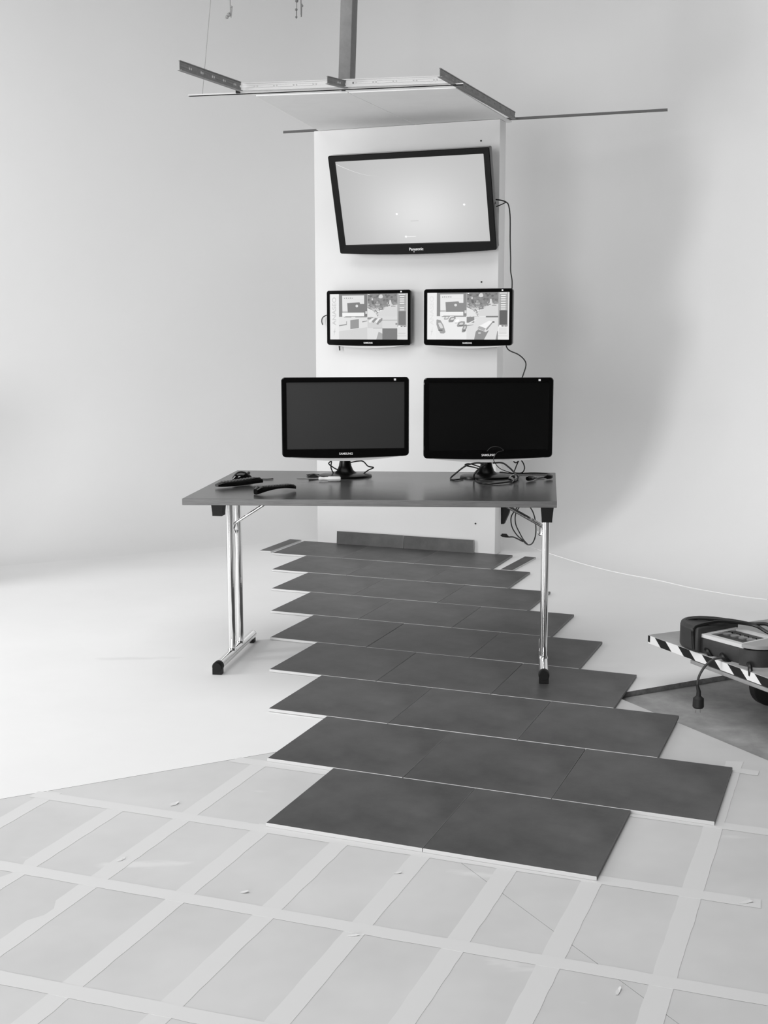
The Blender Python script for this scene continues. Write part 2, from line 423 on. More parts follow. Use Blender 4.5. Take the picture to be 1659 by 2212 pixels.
# ================================================================== WHITE COLUMN
UL = gv(693, 1171, 0.0)[0]; UR = UL + 1.150; CHT = 2.4865; CD = 0.12
t = thing('display_column', 'wide white column carrying the television and two wall monitors', 'column', G(UL, VS, 0), (0, 0, GA))
obj('column_body', box((UR - UL) / 2, CD / 2 + 0.002, CHT / 2 + 0.0005, UR - UL, CD, CHT, 0.004), 'column', t)
Wc = UR - UL
for px, py in ((1039, 304), (1040, 609), (1027, 1131)):
    q = onv(px, py, VS); dx = (q - G(UL, VS, 0)); lx = dx.x * gc + dx.y * gs
    obj('screw_hole', tube([(lx, 0.003, q.z), (lx, -0.0008, q.z)], 0.005, 10), 'hole', t)

# ================================================================== MONITORS
def paint(bm_list): pass
class Pic:
    """a flat lit picture made of stacked polygons, coordinates 0..1 right and down"""
    def __init__(s, w_, h_): s.w, s.h, s.p = w_, h_, []
    def poly(s, pts, g): s.p.append((pts, g))
    def rect(s, x0, y0, x1, y1, g): s.poly([(x0, y0), (x1, y0), (x1, y1), (x0, y1)], g)
    def blob(s, x, y, rx, ry, g, rnd, k=7):
        s.poly([(x + rx * rnd.uniform(.6, 1.1) * math.cos(2 * math.pi * i / k), y + ry * rnd.uniform(.6, 1.1) * math.sin(2 * math.pi * i / k)) for i in range(k)], g)
    def build(s, parent, x0, z1, y0, label=None):
        bm = bmesh.new(); lay = bm.loops.layers.float_color.new('picture')
        for i, (pts, g) in enumerate(s.p):
            if len(pts) > 4:
                c = (sum(p[0] for p in pts) / len(pts), sum(p[1] for p in pts) / len(pts))
            vs = [bm.verts.new((x0 + min(max(x, 0), 1) * s.w, y0 - 0.0000035 * i, z1 - min(max(y, 0), 1) * s.h)) for x, y in pts]
            try: f = bm.faces.new(vs)
            except ValueError: continue
            f.normal_update()
            if f.normal.y > 0: f.normal_flip()
            gg = g if isinstance(g, (list, tuple)) else [g] * len(pts)
            co = {vs[j]: lin(gg[j]) for j in range(len(vs))}
            for l in f.loops: L = co[l.vert]; l[lay] = (L, L, L, 1)
        return obj('screen_picture', bm, 'picture', parent, smooth='keep', label=label)

def cctv(w_, h_, right):
    p = Pic(w_, h_); rnd = random.Random(5); wh = 0.92 if right else 0.89
    p.rect(0, 0, 1, 1, wh)
    # top-left view: building with a dark yard
    dk = 0.56 if right else 0.50
    p.rect(0.118, 0.0, 0.485, 0.50, dk)
    p.poly([(.16, .035), (.445, .035), (.445, .22), (.395, .22), (.385, .185), (.225, .20), (.232, .40), (.162, .40)], wh)
    for k in range(5): p.rect(.185 + .025 * k, .085 - .004 * (k % 2), .197 + .025 * k, .10, 0.45)
    p.rect(.205, .125, .44, .13, wh - .06); p.rect(.162, .375, .23, .385, dk + .1)
    p.rect(.16, .41, .445, .49, 0.95); p.rect(.16, .49, .2, .515, wh)
    p.poly([(.35 + .018 * math.cos(a * .785), .265 + .03 * math.sin(a * .785)) for a in range(8)], 0.88)
    p.rect(.118, .50, .485, .515, wh); p.rect(.18, .503, .28, .514, .5); p.rect(.33, .503, .48, .514, .5)
    p.rect(.46, .38, .483, .44, .85)
    # top-right view: foliage and a pale yard
    p.rect(.487, 0, .868, .5, .55)
    for _ in range(170):
        x, y = rnd.uniform(.49, .865), rnd.uniform(.01, .49)
        t_ = y / .5 + rnd.uniform(-.25, .25); g = .48 + .4 * max(0, min(1, (t_ - .25) * 1.6))
        if x > .70 and y < .2: g = .45 + rnd.uniform(0, .06)
        p.blob(x, y, min(.02, .866 - x, x - .487), .026, g + rnd.uniform(-.05, .07), rnd)
    p.blob(.655, .06, .035, .05, .84, rnd); p.blob(.55, .12, .013, .025, .86, rnd); p.rect(.495, .01, .515, .03, .9)
    p.poly([(.487, .31), (.56, .37), (.62, .5), (.487, .5)], .90); p.poly([(.77, .14), (.785, .14), (.80, .24), (.76, .24)], .85)
    p.poly([(.64, .40), (.76, .27), (.868, .24), (.868, .5), (.62, .5)], .85); p.rect(.79, .27, .845, .285, .6)
    if not right:
        p.rect(.118, .515, .485, 1, .885); p.poly([(.118, .82), (.485, .73), (.485, 1), (.118, 1)], .83)
        p.poly([(.265, .575), (.377, .552), (.377, .745), (.265, .775)], .60)
        p.poly([(.118, .685), (.22, .655), (.22, .68), (.118, .71)], .60); p.rect(.212, .60, .222, .66, .66)
        p.poly([(.42, .60), (.485, .585), (.485, .60), (.42, .625)], .60)
        p.rect(.487, .515, .678, .75, .83); p.rect(.487, .515, .56, .56, .58)
        for k in range(4):
            x = .50 + .042 * k; p.poly([(x, .60), (x + .045, .53), (x + .075, .54), (x + .02, .64)], .58 if k % 2 else .93)
        p.poly([(.60, .66), (.64, .56), (.665, .56), (.625, .68)], .6)
        p.rect(.678, .505, .868, .75, .86); p.rect(.678, .57, .868, .585, .72); p.rect(.845, .64, .868, .68, .6)
        p.rect(.487, .75, .678, 1, .88); p.rect(.56, .745, .678, .755, .65); p.poly([(.63, .83), (.678, .87), (.678, 1), (.60, 1)], .68)
        p.rect(.678, .755, .868, 1, .50)
    else:
        p.rect(.118, .515, .485, 1, .93); p.rect(.487, .515, .868, 1, .88)
        def car(cx, cy, sx, sy, g, tl):
            P_ = [(-.5, -.35), (-.2, -.5), (.3, -.45), (.5, -.1), (.5, .4), (.2, .5), (-.3, .5), (-.5, .2)]
            q = [(cx + sx * x + tl * sy * y, cy + sy * y + .25 * tl * x * sx) for x, y in P_]; p.poly(q, g)
            p.poly([(cx + (x - cx) * .5 + .002, cy + (y - cy) * .4 - sy * .08) for x, y in q], min(1, g + .22)); p.rect(cx - sx * .3, cy + sy * .22, cx + sx * .3, cy + sy * .32, max(g - .18, .3))
        for a in ((.165, .72, .085, .30, .64, .18), (.24, .54, .06, .07, .72, -.3), (.31, .57, .08, .12, .62, -.3), (.37, .61, .09, .14, .93, -.3), (.42, .67, .09, .12, .62, -.3), (.462, .76, .05, .17, .58, -.2)): car(*a)
        p.rect(.487, .515, .58, .64, .56); p.poly([(.487, .66), (.60, .57), (.61, .58), (.487, .685)], .93)
        p.poly([(.487, .70), (.57, .68), (.57, .69), (.487, .715)], .6); p.rect(.56, .505, .64, .51, .6); p.rect(.72, .5, .868, .53, .5)
        p.poly([(.64, .71), (.76, .60), (.80, .62), (.72, .76)], .96); p.poly([(.62, .76), (.64, .71), (.72, .76), (.70, .82)], .70)
        p.poly([(.60, .83), (.63, .78), (.72, .84), (.76, .80), (.70, 1), (.58, 1)], .58); p.rect(.63, .85, .66, .87, .9)
        p.poly([(.72, .78), (.80, .62), (.81, .63), (.735, .80)], .62); p.rect(.80, .615, .825, .64, .35)
        p.poly([(.84, 1), (.86, .82), (.868, .82), (.868, 1)], .6)
    # control panel on the right
    bg = .70; p.rect(.868, 0, .985, .72, bg)
    for k, y in enumerate((.01, .06, .11, .155, .205, .255, .30, .345)):
        if right or k not in (5,): p.rect(.90 if k else .885, y, .955 if k else .97, y + .022, .93); p.rect(.885, y + .03, .975, y + .036, .52)
    p.rect(.883, .385, .975, .685, .40 if right else .50); p.rect(.88, .695, .905, .73, .95); p.rect(.915, .70, .97, .725, .45); p.rect(.93, .705, .955, .72, .85)
    p.rect(.88, .745, .972, .855, .88); p.rect(.88, .86, .972, .866, .65); p.rect(.868, .915, .985, .922, .70); p.rect(.88, .88, .96, .884, .78)
    # sidebar with star mark
    p.rect(0, 0, .115, 1, wh + .02); g = .78 if not right else .86
    c = (.058, .83); star = []
    for k in range(8):
        a = math.pi / 4 * k; r_ = (.10 if k in (6, 2) else .045) if k % 2 == 0 else .018
        star.append((c[0] + .35 * r_ * math.cos(a) - .10 * r_ * math.sin(a), c[1] + r_ * math.sin(a)))
    p.poly(star, g)
    return p

def add_monitor(root, zc, kind, W=0.532, H=0.316):
    """panel of the 22 inch monitors; origin centred below the panel, front faces -y"""
    D_ = 0.045
    bz = obj('bezel', loft([rr(0, zc, W - .03, H - .03, .012, D_, .004), rr(0, zc, W - .004, H - .004, .014, D_ - .012, .006), rr(0, zc, W, H, .015, .012, .008),
               rr(0, zc, W, H, .015, .004, .008), rr(0, zc, W - .006, H - .006, .013, 0, .008), rr(0, zc + .0055, W - .038, H - .050, .003, .0003, 0),
               rr(0, zc + .0055, W - .042, H - .054, .002, .007, 0)], caps=(True, False)), 'piano', root)
    sw, sh = W - .040, H - .052; zs = zc + .0055
    if kind:
        p = cctv(sw, sh, kind == 'right'); sc = p.build(root, -sw / 2, zs + sh / 2, .0062, 'lit screen with four camera views and a control panel')
        text_part('screen_lettering', 'ANASEO', .034, 'piclet' + ('R' if kind == 'right' else 'L'), sc, (-sw / 2 + .0585 * sw, .0050, zs + .033), (R(90), -R(90), 0), 0.0001, sx=1.25)
    else:
        obj('screen', box(0, .0075, zs, sw + .002, .003, sh + .002), 'screenmatte' if kind is False else 'screen', root, smooth=False, label='dark unlit screen')
    # pale strip under the lower edge, bulging forward
    bm = bmesh.new(); lo = []; pts0 = []
    n = 24; L0, L1, L2, L3 = [], [], [], []
    for i in range(n + 1):
        t_ = -1 + 2 * i / n; x = t_ * W * .44; b_ = .008 * (1 - (x * 2 / W) ** 2) ; z = zc - H / 2 - b_ + .001; e = .0125 * (1 - t_ * t_)
        L0.append((x, .003, z)); L1.append((x, .002, z - e)); L2.append((x, .026, z - e)); L3.append((x, .026, z))
    obj('lower_trim', loft([L0, L1, L2, L3, L0], caps=(False, False), closed=False, bm=bm), 'paletrim', root, label='pale curved strip under the bezel')
    obj('rear_housing', loft([rr(0, zc, W - .03, H - .03, .02, D_ - .002), rr(0, zc, W * .7, H * .7, .03, D_ + .022)], caps=(True, True)), 'housing', root)
    text_part('brand_lettering', 'SAMSUNG', .0125, 'lettering', root, (0, -.0006, zc - H / 2 + .011), (R(90), 0, 0), label='pale brand lettering')
    obj('energy_sticker', box(W / 2 - .06, -.0006, zc + H / 2 - .0105, .009, .0006, .008), 'lettering', root, smooth=False, label='small pale square sticker')
for k, v in (('L', .78), ('R', .87)):
    m = bpy.data.materials.new('screen_letters_' + k); m.use_nodes = True; b = m.node_tree.nodes['Principled BSDF']
    b.inputs['Base Color'].default_value = (0, 0, 0, 1); b.inputs['Emission Color'].default_value = (lin(v),) * 3 + (1,); b.inputs['Emission Strength'].default_value = 0.86
    M['piclet' + k] = m
# wall monitors
for kind, a, b_, lb in (('left', (706, 745), (887, 745), 'left wall monitor on the white column showing four camera views'),
                        ('right', (915, 746), (1106, 745), 'right wall monitor on the white column showing a car park and camera views')):
    p0, p1 = onv(a[0], a[1], VS - .075), onv(b_[0], b_[1], VS - .075)
    mid = (p0 + p1) / 2; Wm = (p1 - p0).length; z1 = onv(a[0], 628 if kind == 'left' else 625, VS - .075).z
    t = thing('display_monitor', lb, 'monitor', (mid.x, mid.y, mid.z), (0, 0, GA), 'camera view monitors on the column')
    add_monitor(t, (z1 - mid.z) / 2, kind, Wm, z1 - mid.z)
    obj('wall_bracket', box(0, .073 - .0045, (z1 - mid.z) / 2, .1, .009 * 1.0, .1), 'blackplastic', t)
# desk monitors
ZT = 0.71
def desk_monitor(base_px, yaw, lpx, rpx, top, bot, lb):
    b = onz(base_px[0], base_px[1], ZT); Y = b.y - 0.02
    L_, R_ = ony(lpx, bot, Y), ony(rpx, bot, Y); z1 = ony(lpx, top, Y).z; H = z1 - L_.z
    W = (R_.x - L_.x) / math.cos(yaw); cx = (L_.x + R_.x) / 2
    t = thing('desk_monitor', lb, 'monitor', (cx, Y, ZT), (0, 0, yaw), 'unlit desk monitors')
    zc = L_.z - ZT + H / 2; add_monitor(t, zc, False if 'left' in lb else None, W, H)
    # neck flaring into the foot
    prof_ = [(.055, 0.010), (.042, .016), (.031, .026), (.024, .045), (.020, .07), (.019, .10), (.019, .14)]
    rings = []
    for r_, z in prof_:
        rings.append([Vector((r_ * math.cos(2 * math.pi * k / 20) * 1.1, .045 + r_ * .75 * math.sin(2 * math.pi * k / 20), z)) for k in range(20)])
    obj('neck', loft(rings), 'footblack', t)
    rings = []
    for q, z in ((1, .0005), (1.0, .004), (.985, .008), (.9, .0105), (.45, .014)):
        rings.append([Vector((.112 * q * math.cos(2 * math.pi * k / 40), .035 + .095 * q * math.sin(2 * math.pi * k / 40), z)) for k in range(40)])
    obj('foot', loft(rings), 'footblack', t)
    return t
desk_monitor((751, 1030), R(7), 611, 884, 815, 986, 'left unlit desk monitor, standing behind the screwdriver')
desk_monitor((1055, 1032), R(5), 914.5, 1195, 816, 989, 'right unlit desk monitor with tangled cables round its foot')

# ================================================================== TELEVISION
vb = 3.93; a, b_ = onv(733, 547, vb), onv(1075, 541, vb); tl, tr_ = onv(706, 337, vb - .17), onv(1057, 318, vb - .17)
mid = (a + b_) / 2; W = .955; H = ((tl + tr_) / 2 - mid).length; tilt = math.atan2(.17, ((tl + tr_) / 2 - mid).z)
t = thing('television', 'large lit television tilted forward at the top of the white column', 'television', mid, (-(-tilt), 0, GA))
t.rotation_euler = Euler((tilt, 0, GA), 'XYZ')
obj('bezel', loft([rr(0, H / 2, W - .04, H - .04, .012, .075, .0), rr(0, H / 2, W - .006, H - .006, .010, .06, .010), rr(0, H / 2, W, H, .010, .02, .014), rr(0, H / 2, W, H, .010, .003, .014), rr(0, H / 2, W - .006, H - .006, .008, 0, .014),
      rr(0, H / 2 + .006, W - .070, H - .080, .004, .002, 0), rr(0, H / 2 + .006, W - .074, H - .084, .003, .016, 0)], caps=(True, False)), 'pianotv', t)
sw, sh = W - .072, H - .082
pc = Pic(sw, sh)
nx, ny = 16, 10
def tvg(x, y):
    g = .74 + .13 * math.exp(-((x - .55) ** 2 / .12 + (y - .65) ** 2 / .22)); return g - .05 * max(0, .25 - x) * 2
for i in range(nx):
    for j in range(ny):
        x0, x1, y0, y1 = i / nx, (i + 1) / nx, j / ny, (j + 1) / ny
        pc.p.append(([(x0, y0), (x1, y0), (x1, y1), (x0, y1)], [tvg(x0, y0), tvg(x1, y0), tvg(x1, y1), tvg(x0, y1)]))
bm = bmesh.new(); lay = bm.loops.layers.float_color.new('picture')
for pts, gg in pc.p:
    vs = [bm.verts.new((-sw / 2 + x * sw, .0145, H / 2 + .006 + sh / 2 - y * sh)) for x, y in pts]; f = bm.faces.new(vs)
    for l, g in zip(f.loops, gg): l[lay] = (lin(g),) * 3 + (1,)
    f.normal_update()
    if f.normal.y > 0: f.normal_flip()
bmesh.ops.remove_doubles(bm, verts=bm.verts[:], dist=1e-5)
def tvpoly(pts, g):
    vs = [bm.verts.new((-sw / 2 + x * sw, .0143, H / 2 + .006 + sh / 2 - y * sh)) for x, y in pts]; f = bm.faces.new(vs); f.normal_update()
    for l in f.loops: l[lay] = (lin(g),) * 3 + (1,)
    if f.normal.y > 0: f.normal_flip()
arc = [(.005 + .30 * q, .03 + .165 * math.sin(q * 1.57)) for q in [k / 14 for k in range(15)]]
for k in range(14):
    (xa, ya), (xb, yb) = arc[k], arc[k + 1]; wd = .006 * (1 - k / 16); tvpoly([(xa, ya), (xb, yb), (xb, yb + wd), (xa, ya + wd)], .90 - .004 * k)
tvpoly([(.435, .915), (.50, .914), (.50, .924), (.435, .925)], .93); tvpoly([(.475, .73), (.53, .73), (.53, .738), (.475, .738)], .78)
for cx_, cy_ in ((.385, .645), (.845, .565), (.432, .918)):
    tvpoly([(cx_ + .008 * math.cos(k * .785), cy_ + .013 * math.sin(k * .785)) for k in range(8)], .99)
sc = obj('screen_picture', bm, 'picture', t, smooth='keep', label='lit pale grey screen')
obj('rear_housing', loft([rr(0, H / 2, W * .9, H * .85, .03, .07), rr(0, H / 2, W * .6, H * .6, .04, .10)]), 'housing', t)
text_part('brand_lettering', 'Panasonic', .022, 'lettering', t, (.0, -.0006, .016), (R(90), 0, 0), label='pale brand lettering')
obj('indicator_lamp', tube([(-.015, -.001, .001), (-.015, .002, .001)], .003, 8), 'lettering', t)
obj('wall_bracket', box(0, .135, H / 2 - .03, .22, .07, .2), 'blackplastic', t)

# ================================================================== FOLDING TABLE
FL, FR, BR, BLc = [onz(x, y, ZT) for x, y in ((393, 1077), (1203, 1083), (1200, 1021), (512, 1016))]
def TP(u, v, z): # u,v 0..1 across the tabletop
    p = FL * (1 - u) * (1 - v) + FR * u * (1 - v) + BR * u * v + BLc * (1 - u) * v; return Vector((p.x, p.y, z))
ex = (FR - FL).normalized(); yaw = math.atan2(ex.y, ex.x)
t = thing('folding_table', 'dark wood folding table with chrome T legs carrying two monitors', 'table', (TP(.5, .5, 0).x, TP(.5, .5, 0).y, 0), (0, 0, yaw))
inv = Matrix.Translation(t.location) @ Matrix.Rotation(yaw, 4, 'Z'); inv = inv.inverted()
def loc(p): return inv @ Vector(p)
def tpart(name, bm, m, parent=None, **k):
    bmesh.ops.transform(bm, matrix=inv, verts=bm.verts[:]); return obj(name, bm, m, parent or t, **k)
bm = prism([(p.x, p.y) for p in (FL, FR, BR, BLc)], ZT - .024, ZT, 1, 0)
tt = tpart('tabletop', bm, ['wood', 'woodedge'])
bv = tt.modifiers.new('b', 'BEVEL'); bv.width = .0015; bv.segments = 2; bv.limit_method = 'ANGLE'
ZU = ZT - .024
def leg_frame(P1, P2, floor_z, capx, tops, side):
    z = floor_z + .030; d = (P2 - P1); d.z = 0; d.normalize(); n = Vector((-d.y, d.x, 0))
    P1 = Vector((P1.x, P1.y, z)); P2 = Vector((P2.x, P2.y, z)); L = (P2 - P1).length
    f = tpart('foot_bar', tube([P1, P2], .0185, 20), 'chrome')
    # end caps: front one closed and square-footed, rear one a pad under the tube
    bm = bmesh.new(); tube_into(bm, [P1 - d * .012, P1 - d * .006, P1 + d * .02], [.017, .0205, .0205], 18)
    c = P1 + d * .004; B(bm, 0, 0, 0, .030, .036, .024, mtx=Matrix.Translation((c.x, c.y, floor_z + .0125)) @ Matrix.Rotation(math.atan2(d.y, d.x), 4, 'Z'))
    tpart('foot_cap', bm, 'blackplastic', label='black front foot cap')
    bm = bmesh.new(); c = P2 - d * .02; B(bm, 0, 0, 0, .035, .030, .020, mtx=Matrix.Translation((c.x, c.y, floor_z + .0105)) @ Matrix.Rotation(math.atan2(d.y, d.x), 4, 'Z'))
    tube_into(bm, [P2 - d * .002, P2 + d * .006], [.0185, .017], 18)
    tpart('foot_pad', bm, 'blackplastic', label='black rear foot pad')
    for a in tops:
        p = P1 + d * (L * a)
        tpart('leg', tube([p, Vector((p.x, p.y, ZU - .018))], .0142, 18), 'chrome')
        tpart('weld_collar', tube([p + Vector((0, 0, .012)), p + Vector((0, 0, .022))], [.018, .015], 18), 'chrome')
    q1, q2 = P1 + d * .02 * 0, P2 - d * .03
    q1 = Vector((q1.x, q1.y, ZU - .022)); q2 = Vector((q2.x, q2.y, ZU - .022))
    tpart('top_beam', tube([q1, q2], .0165, 12), 'chrome')
    # black hinge block at the front end of the beam
    hb = q1 + d * .005 + (ex * .016 if side > 0 else ex * 0); rz = Matrix.Translation((hb.x, hb.y, 0)) @ Matrix.Rotation(math.atan2(d.y, d.x) - math.pi / 2, 4, 'Z')
    lo = [Vector((x, y, ZU - .062)) for x, y in ((-.019, -.022), (.019, -.022), (.019, .022), (-.019, .022))]
    mi = [Vector((x * 1.02, y, ZU - .050)) for x, y in ((-.019, -.022), (.019, -.022), (.019, .022), (-.019, .022))]
    hi = [Vector((x * 1.28, y * 1.1, ZU + .0)) for x, y in ((-.019, -.022), (.019, -.022), (.019, .022), (-.019, .022))]
    bm = loft([[rz @ v for v in l] for l in (lo, mi, hi)])
    tpart('hinge_block', bm, 'blackplastic', label='black plastic hinge block')
    # folding brace: two thin rods from the leg up to the underside
    pb = P1 + d * (L * tops[0]); e = ex if side > 0 else -ex
    bx0 = (506, 1131) if side > 0 else (1171, 1136)
    k0 = ony(bx0[0], bx0[1], pb.y + .04)
    for off in (-.012, .014):
        s0 = k0 + d * off; s1 = s0 + e * .20 + Vector((0, 0, ZU - .004 - s0.z))
        tpart('brace_rod', tube([s0, s1], .0055, 12), 'chrome')
    tpart('brace_hook', tube([k0 + e * .004, k0 - Vector((0, 0, .022)), k0 - Vector((0, 0, .036)) + e * .006, k0 - Vector((0, 0, .026)) + e * .013, k0 - Vector((0, 0, .0)) + e * .012], .0042, 10, 5), 'chrome')
    # dark strap plate where the rods meet the tabletop
    c = Vector((pb.x, pb.y, ZU - .003)) + e * .05 + d * .05
    tpart('brace_plate', box(c.x, c.y, c.z, .05, .05, .004), 'blackplastic')
PL1, PL2 = onz(470, 1440, .03), onz(545, 1370, .03)
leg_frame(PL1, PL2, 0.0, 475, (.40, .63), 1)
PR1 = onz(1175, 1459, .041); dR = (BR - FR).normalized(); PR2 = PR1 + (onz(1172, 1392, .041) - PR1).normalized() * (PL2 - PL1).length * .96
leg_frame(PR1, PR2, TH + .0025, 1172, (.40, .63), -1)

# ------------------------------------------------------------------ on the table
def tz(x, y, z=ZT): return onz(x, y, z)
def remote(label, p0, p1, lift, wmax, thick, curved=False):
    a, b = Vector(p0), Vector(p1); d = b - a; L = math.hypot(d.x, d.y); ang = math.atan2(d.y, d.x)
    r = thing('remote_control', label, 'remote control', (a.x, a.y, ZT), (0, 0, ang))
    rings = []
    for k in range(15):
        t_ = k / 14; x = t_ * L; ws = wmax * (0.55 + .45 * math.sin(math.pi * min(1, t_ * 1.2 + .12)) ** .6); ws = ws if 0 < k < 14 else ws * .7
        if curved: zb = .0008 + .014 * math.sin(math.pi * min(1, t_ * .9)) ** .9; zt = (.031 - .006 * t_) if 0 < k < 14 else (.022 if k == 0 else .019)
        else: zb = .0006 + lift * t_ + .006 * (1 - t_) ** 4; zt = zb + thick * (1 if 0 < k < 14 else .55) * (1 - .25 * (1 - t_) ** 2)
        h = zt - zb; ring = []
        for j in range(16):
            q = 2 * math.pi * j / 16; cx_ = abs(math.cos(q)) ** .5 * (1 if math.cos(q) > 0 else -1); sz_ = abs(math.sin(q)) ** .6 * (1 if math.sin(q) > 0 else -1)
            ring.append(Vector((x, cx_ * ws / 2, zb + h / 2 + sz_ * h / 2)))
        rings.append(ring)
    obj('remote_body', loft(rings), 'piano', r)
    for k in range(11):
        t_ = .14 + .07 * k; x = t_ * L
        if curved: z = .031 - .006 * t_
        else: z = .0006 + lift * t_ + .006 * (1 - t_) ** 4 + thick * (1 - .25 * (1 - t_) ** 2)
        for y in (-.33, 0, .33): obj('button', box(x, y * wmax * .62, z + .0004, .0085, .0075, .003, .0008), 'button', r)
    return r
remote('black remote control leaning up, nearest the left table corner', tz(468, 1055), tz(566, 1046), .006, .048, .024)
remote('curved black remote control lying right of the other remote', tz(552, 1069), tz(637, 1059), .004, .042, .021, True)
# mouse
p = tz(524, 1038); m_ = thing('computer_mouse', 'rounded black computer mouse behind the left remote control', 'mouse', (p.x, p.y, ZT), (0, 0, .2))
rings = []
for k in range(13):
    t_ = k / 12; x = -.042 + .084 * t_; s = math.sin(math.pi * (.04 + .92 * t_)) ** .55; h = .043 * s * (1.05 - .25 * t_)
    rings.append([Vector((x, .028 * s * math.cos(2 * math.pi * j / 20), .0005 + max(0, h * .45 + h * .55 * math.sin(2 * math.pi * j / 20)))) for j in range(20)])
obj('mouse_body', loft(rings), 'piano', m_)
obj('scroll_wheel', tube([(.026, -.003, .031), (.026, .003, .031)], .006, 14), 'button', m_)
# strip of bubble edge / cable lying behind the mouse
tag(obj('thin_cable', tube([tz(548, 1037, ZT + .003), tz(562, 1035, ZT + .003), tz(577, 1035, ZT + .003), tz(590, 1034, ZT + .003)], .0022, 8, 5), 'cable'), 'short thin dark cable end lying behind the remotes', 'cable')
# screwdriver
a, b = tz(641, 1034.5, ZT + .009), tz(736, 1034, ZT + .011); d = (b - a); L = d.length; ang = math.atan2(d.y, d.x)
sd = thing('screwdriver', 'screwdriver with steel shaft and clear handle in front of the left monitor', 'screwdriver', (a.x, a.y, ZT), (0, 0, ang))
obj('shaft', tube([(0, 0, .010), (.006, 0, .010), (L * .50, 0, .010)], [.0012, .0028, .0030], 10), 'steel', sd)
obj('handle', tube([(L * .50, 0, .0105), (L * .53, 0, .0105), (L * .60, 0, .0105), (L * .70, 0, .0105), (L * .73, 0, .0105), (L * .97, 0, .0105), (L, 0, .0105)], [.006, .0085, .0065, .0075, .0098, .0098, .007], 8), 'handle', sd)
# cables round the left monitor foot
def cable(name, label, pts, r=.0026, m='cable', cat='cable', n=7):
    return tag(obj(name, tube(pts, r, 8, n), m), label, cat)
YL = 5.15
cable('power_cable', 'black cable looping in the air left of the left monitor neck', [ony(722, 1026, YL), ony(715, 1010, YL), ony(716, 997, YL), ony(710, 1001, YL), ony(716, 1007, YL), ony(729, 1014, YL), ony(737, 1008, YL), ony(748, 1003, YL)])
cable('power_cable', 'black cable bowing right of the left monitor neck down to the table', [ony(757, 999, YL + .02), ony(774, 996, YL + .02), ony(785, 997, YL + .02), ony(795, 1007, YL + .02), ony(807, 1010, YL + .02), ony(795, 1016, YL + .01), ony(781, 1026, YL)])
cable('signal_cable', 'black cable running along the table from the left monitor foot', [tz(664, 1030, ZT + .004), tz(676, 1025, ZT + .004), tz(700, 1027, ZT + .004), tz(722, 1028, ZT + .004), ony(738, 1016, YL), ony(745, 1010, YL + .03)], .0032)
bm = bmesh.new()
for k in range(5):
    tube_into(bm, spline([tz(662 + k * 2, 1026 + k * 1.2, ZT + .004 + .001 * k), tz(680 + 2 * k, 1024 + k * 1.5, ZT + .006), tz(690 - k, 1030 + k * .8, ZT + .004), tz(667, 1032 + k, ZT + .004)], 5), .0018, 6)
tag(obj('cable_tie_bundle', bm, 'cable'), 'small dark bundle of cable ties behind the screwdriver shaft', 'cable')
# tangle round the right monitor foot
YR = 5.06
cable('power_cable', 'thick black cable forming the left loop round the right monitor foot', [tz(1000, 1034, ZT + .004), tz(985, 1036, ZT + .004), tz(973, 1034, ZT + .004), ony(985, 1022, YR), ony(1007, 1006, YR), ony(1030, 1000, YR), ony(1052, 1003, YR)], .0034)
cable('signal_cable', 'slim black cable doubling back left of the right monitor neck', [ony(1046, 1017, YR + .05), ony(1026, 1010, YR + .05), ony(1007, 1006, YR + .04), ony(1006, 1003, YR + .04), ony(1016, 1002, YR + .04), ony(1035, 1008, YR + .04), ony(1050, 1014, YR + .04)], .0026)
YF = 4.93
cable('power_cable', 'black cable coil lying in front of the right monitor foot', [ony(1052, 1001, YF + .06), ony(1036, 1012, YF + .03), ony(1025, 1024, YF), tz(1025, 1036, ZT + .004), tz(1040, 1043, ZT + .004), tz(1070, 1044, ZT + .005), tz(1098, 1041, ZT + .006), tz(1113, 1036, ZT + .008)], .0036)
cable('signal_cable', 'black cable arching right of the right monitor neck into its coil', [ony(1064, 1000, YF + .05), ony(1085, 1000, YF + .05), ony(1100, 1010, YF + .04), ony(1112, 1022, YF + .03), ony(1119, 1030, YF + .01), tz(1118, 1038, ZT + .012)], .0034)
cable('thin_cable', 'thin cable looping up in front of the right screen', [ony(1052, 975, YF + .01), ony(1062, 966, YF + .0), ony(1078, 966, YF), ony(1087, 973, YF), ony(1075, 977, YF), ony(1067, 988, YF), ony(1068, 998, YF), ony(1080, 1012, YF + .02), ony(1100, 1020, YF + .03), ony(1115, 1024, YF + .05)], .0016)
cable('signal_cable', 'black cable hanging in a loop below the right corner of the right monitor', [ony(1107, 992, YR + .06), ony(1112, 999, YR + .06), ony(1118, 998, YR + .06), ony(1121, 990, YR + .06), ony(1130, 1000, YR + .06), ony(1133, 1012, YR + .06), ony(1127, 1021, YR + .05), tz(1110, 1021, ZT + .004)], .0026)
cable('thin_cable', 'straight black cable slanting from the right monitor to the table', [ony(1121, 994, YR + .07), ony(1116, 1005, YR + .05), ony(1111, 1018, YR + .04)], .0026)
cable('signal_cable', 'black cable lying along the back of the table to the right corner', [tz(1080, 1020, ZT + .004), tz(1110, 1023, ZT + .004), tz(1150, 1022, ZT + .004), tz(1180, 1023, ZT + .004), tz(1190, 1026, ZT + .004)], .0032)
def plug(name, label, px0, px1, r=.012):
    a, b = tz(px0[0], px0[1], ZT + .012), tz(px1[0], px1[1], ZT + .012)
    o = tag(obj(name, tube([a, a.lerp(b, .15), a.lerp(b, .6), a.lerp(b, .8), b], [r * .8, r, r, r * .6, r * .35], 12), 'piano'), label, 'plug')
plug('cable_plug', 'glossy black cable plug resting at the right end of the coil', (1104, 1036), (1120, 1028), .015)
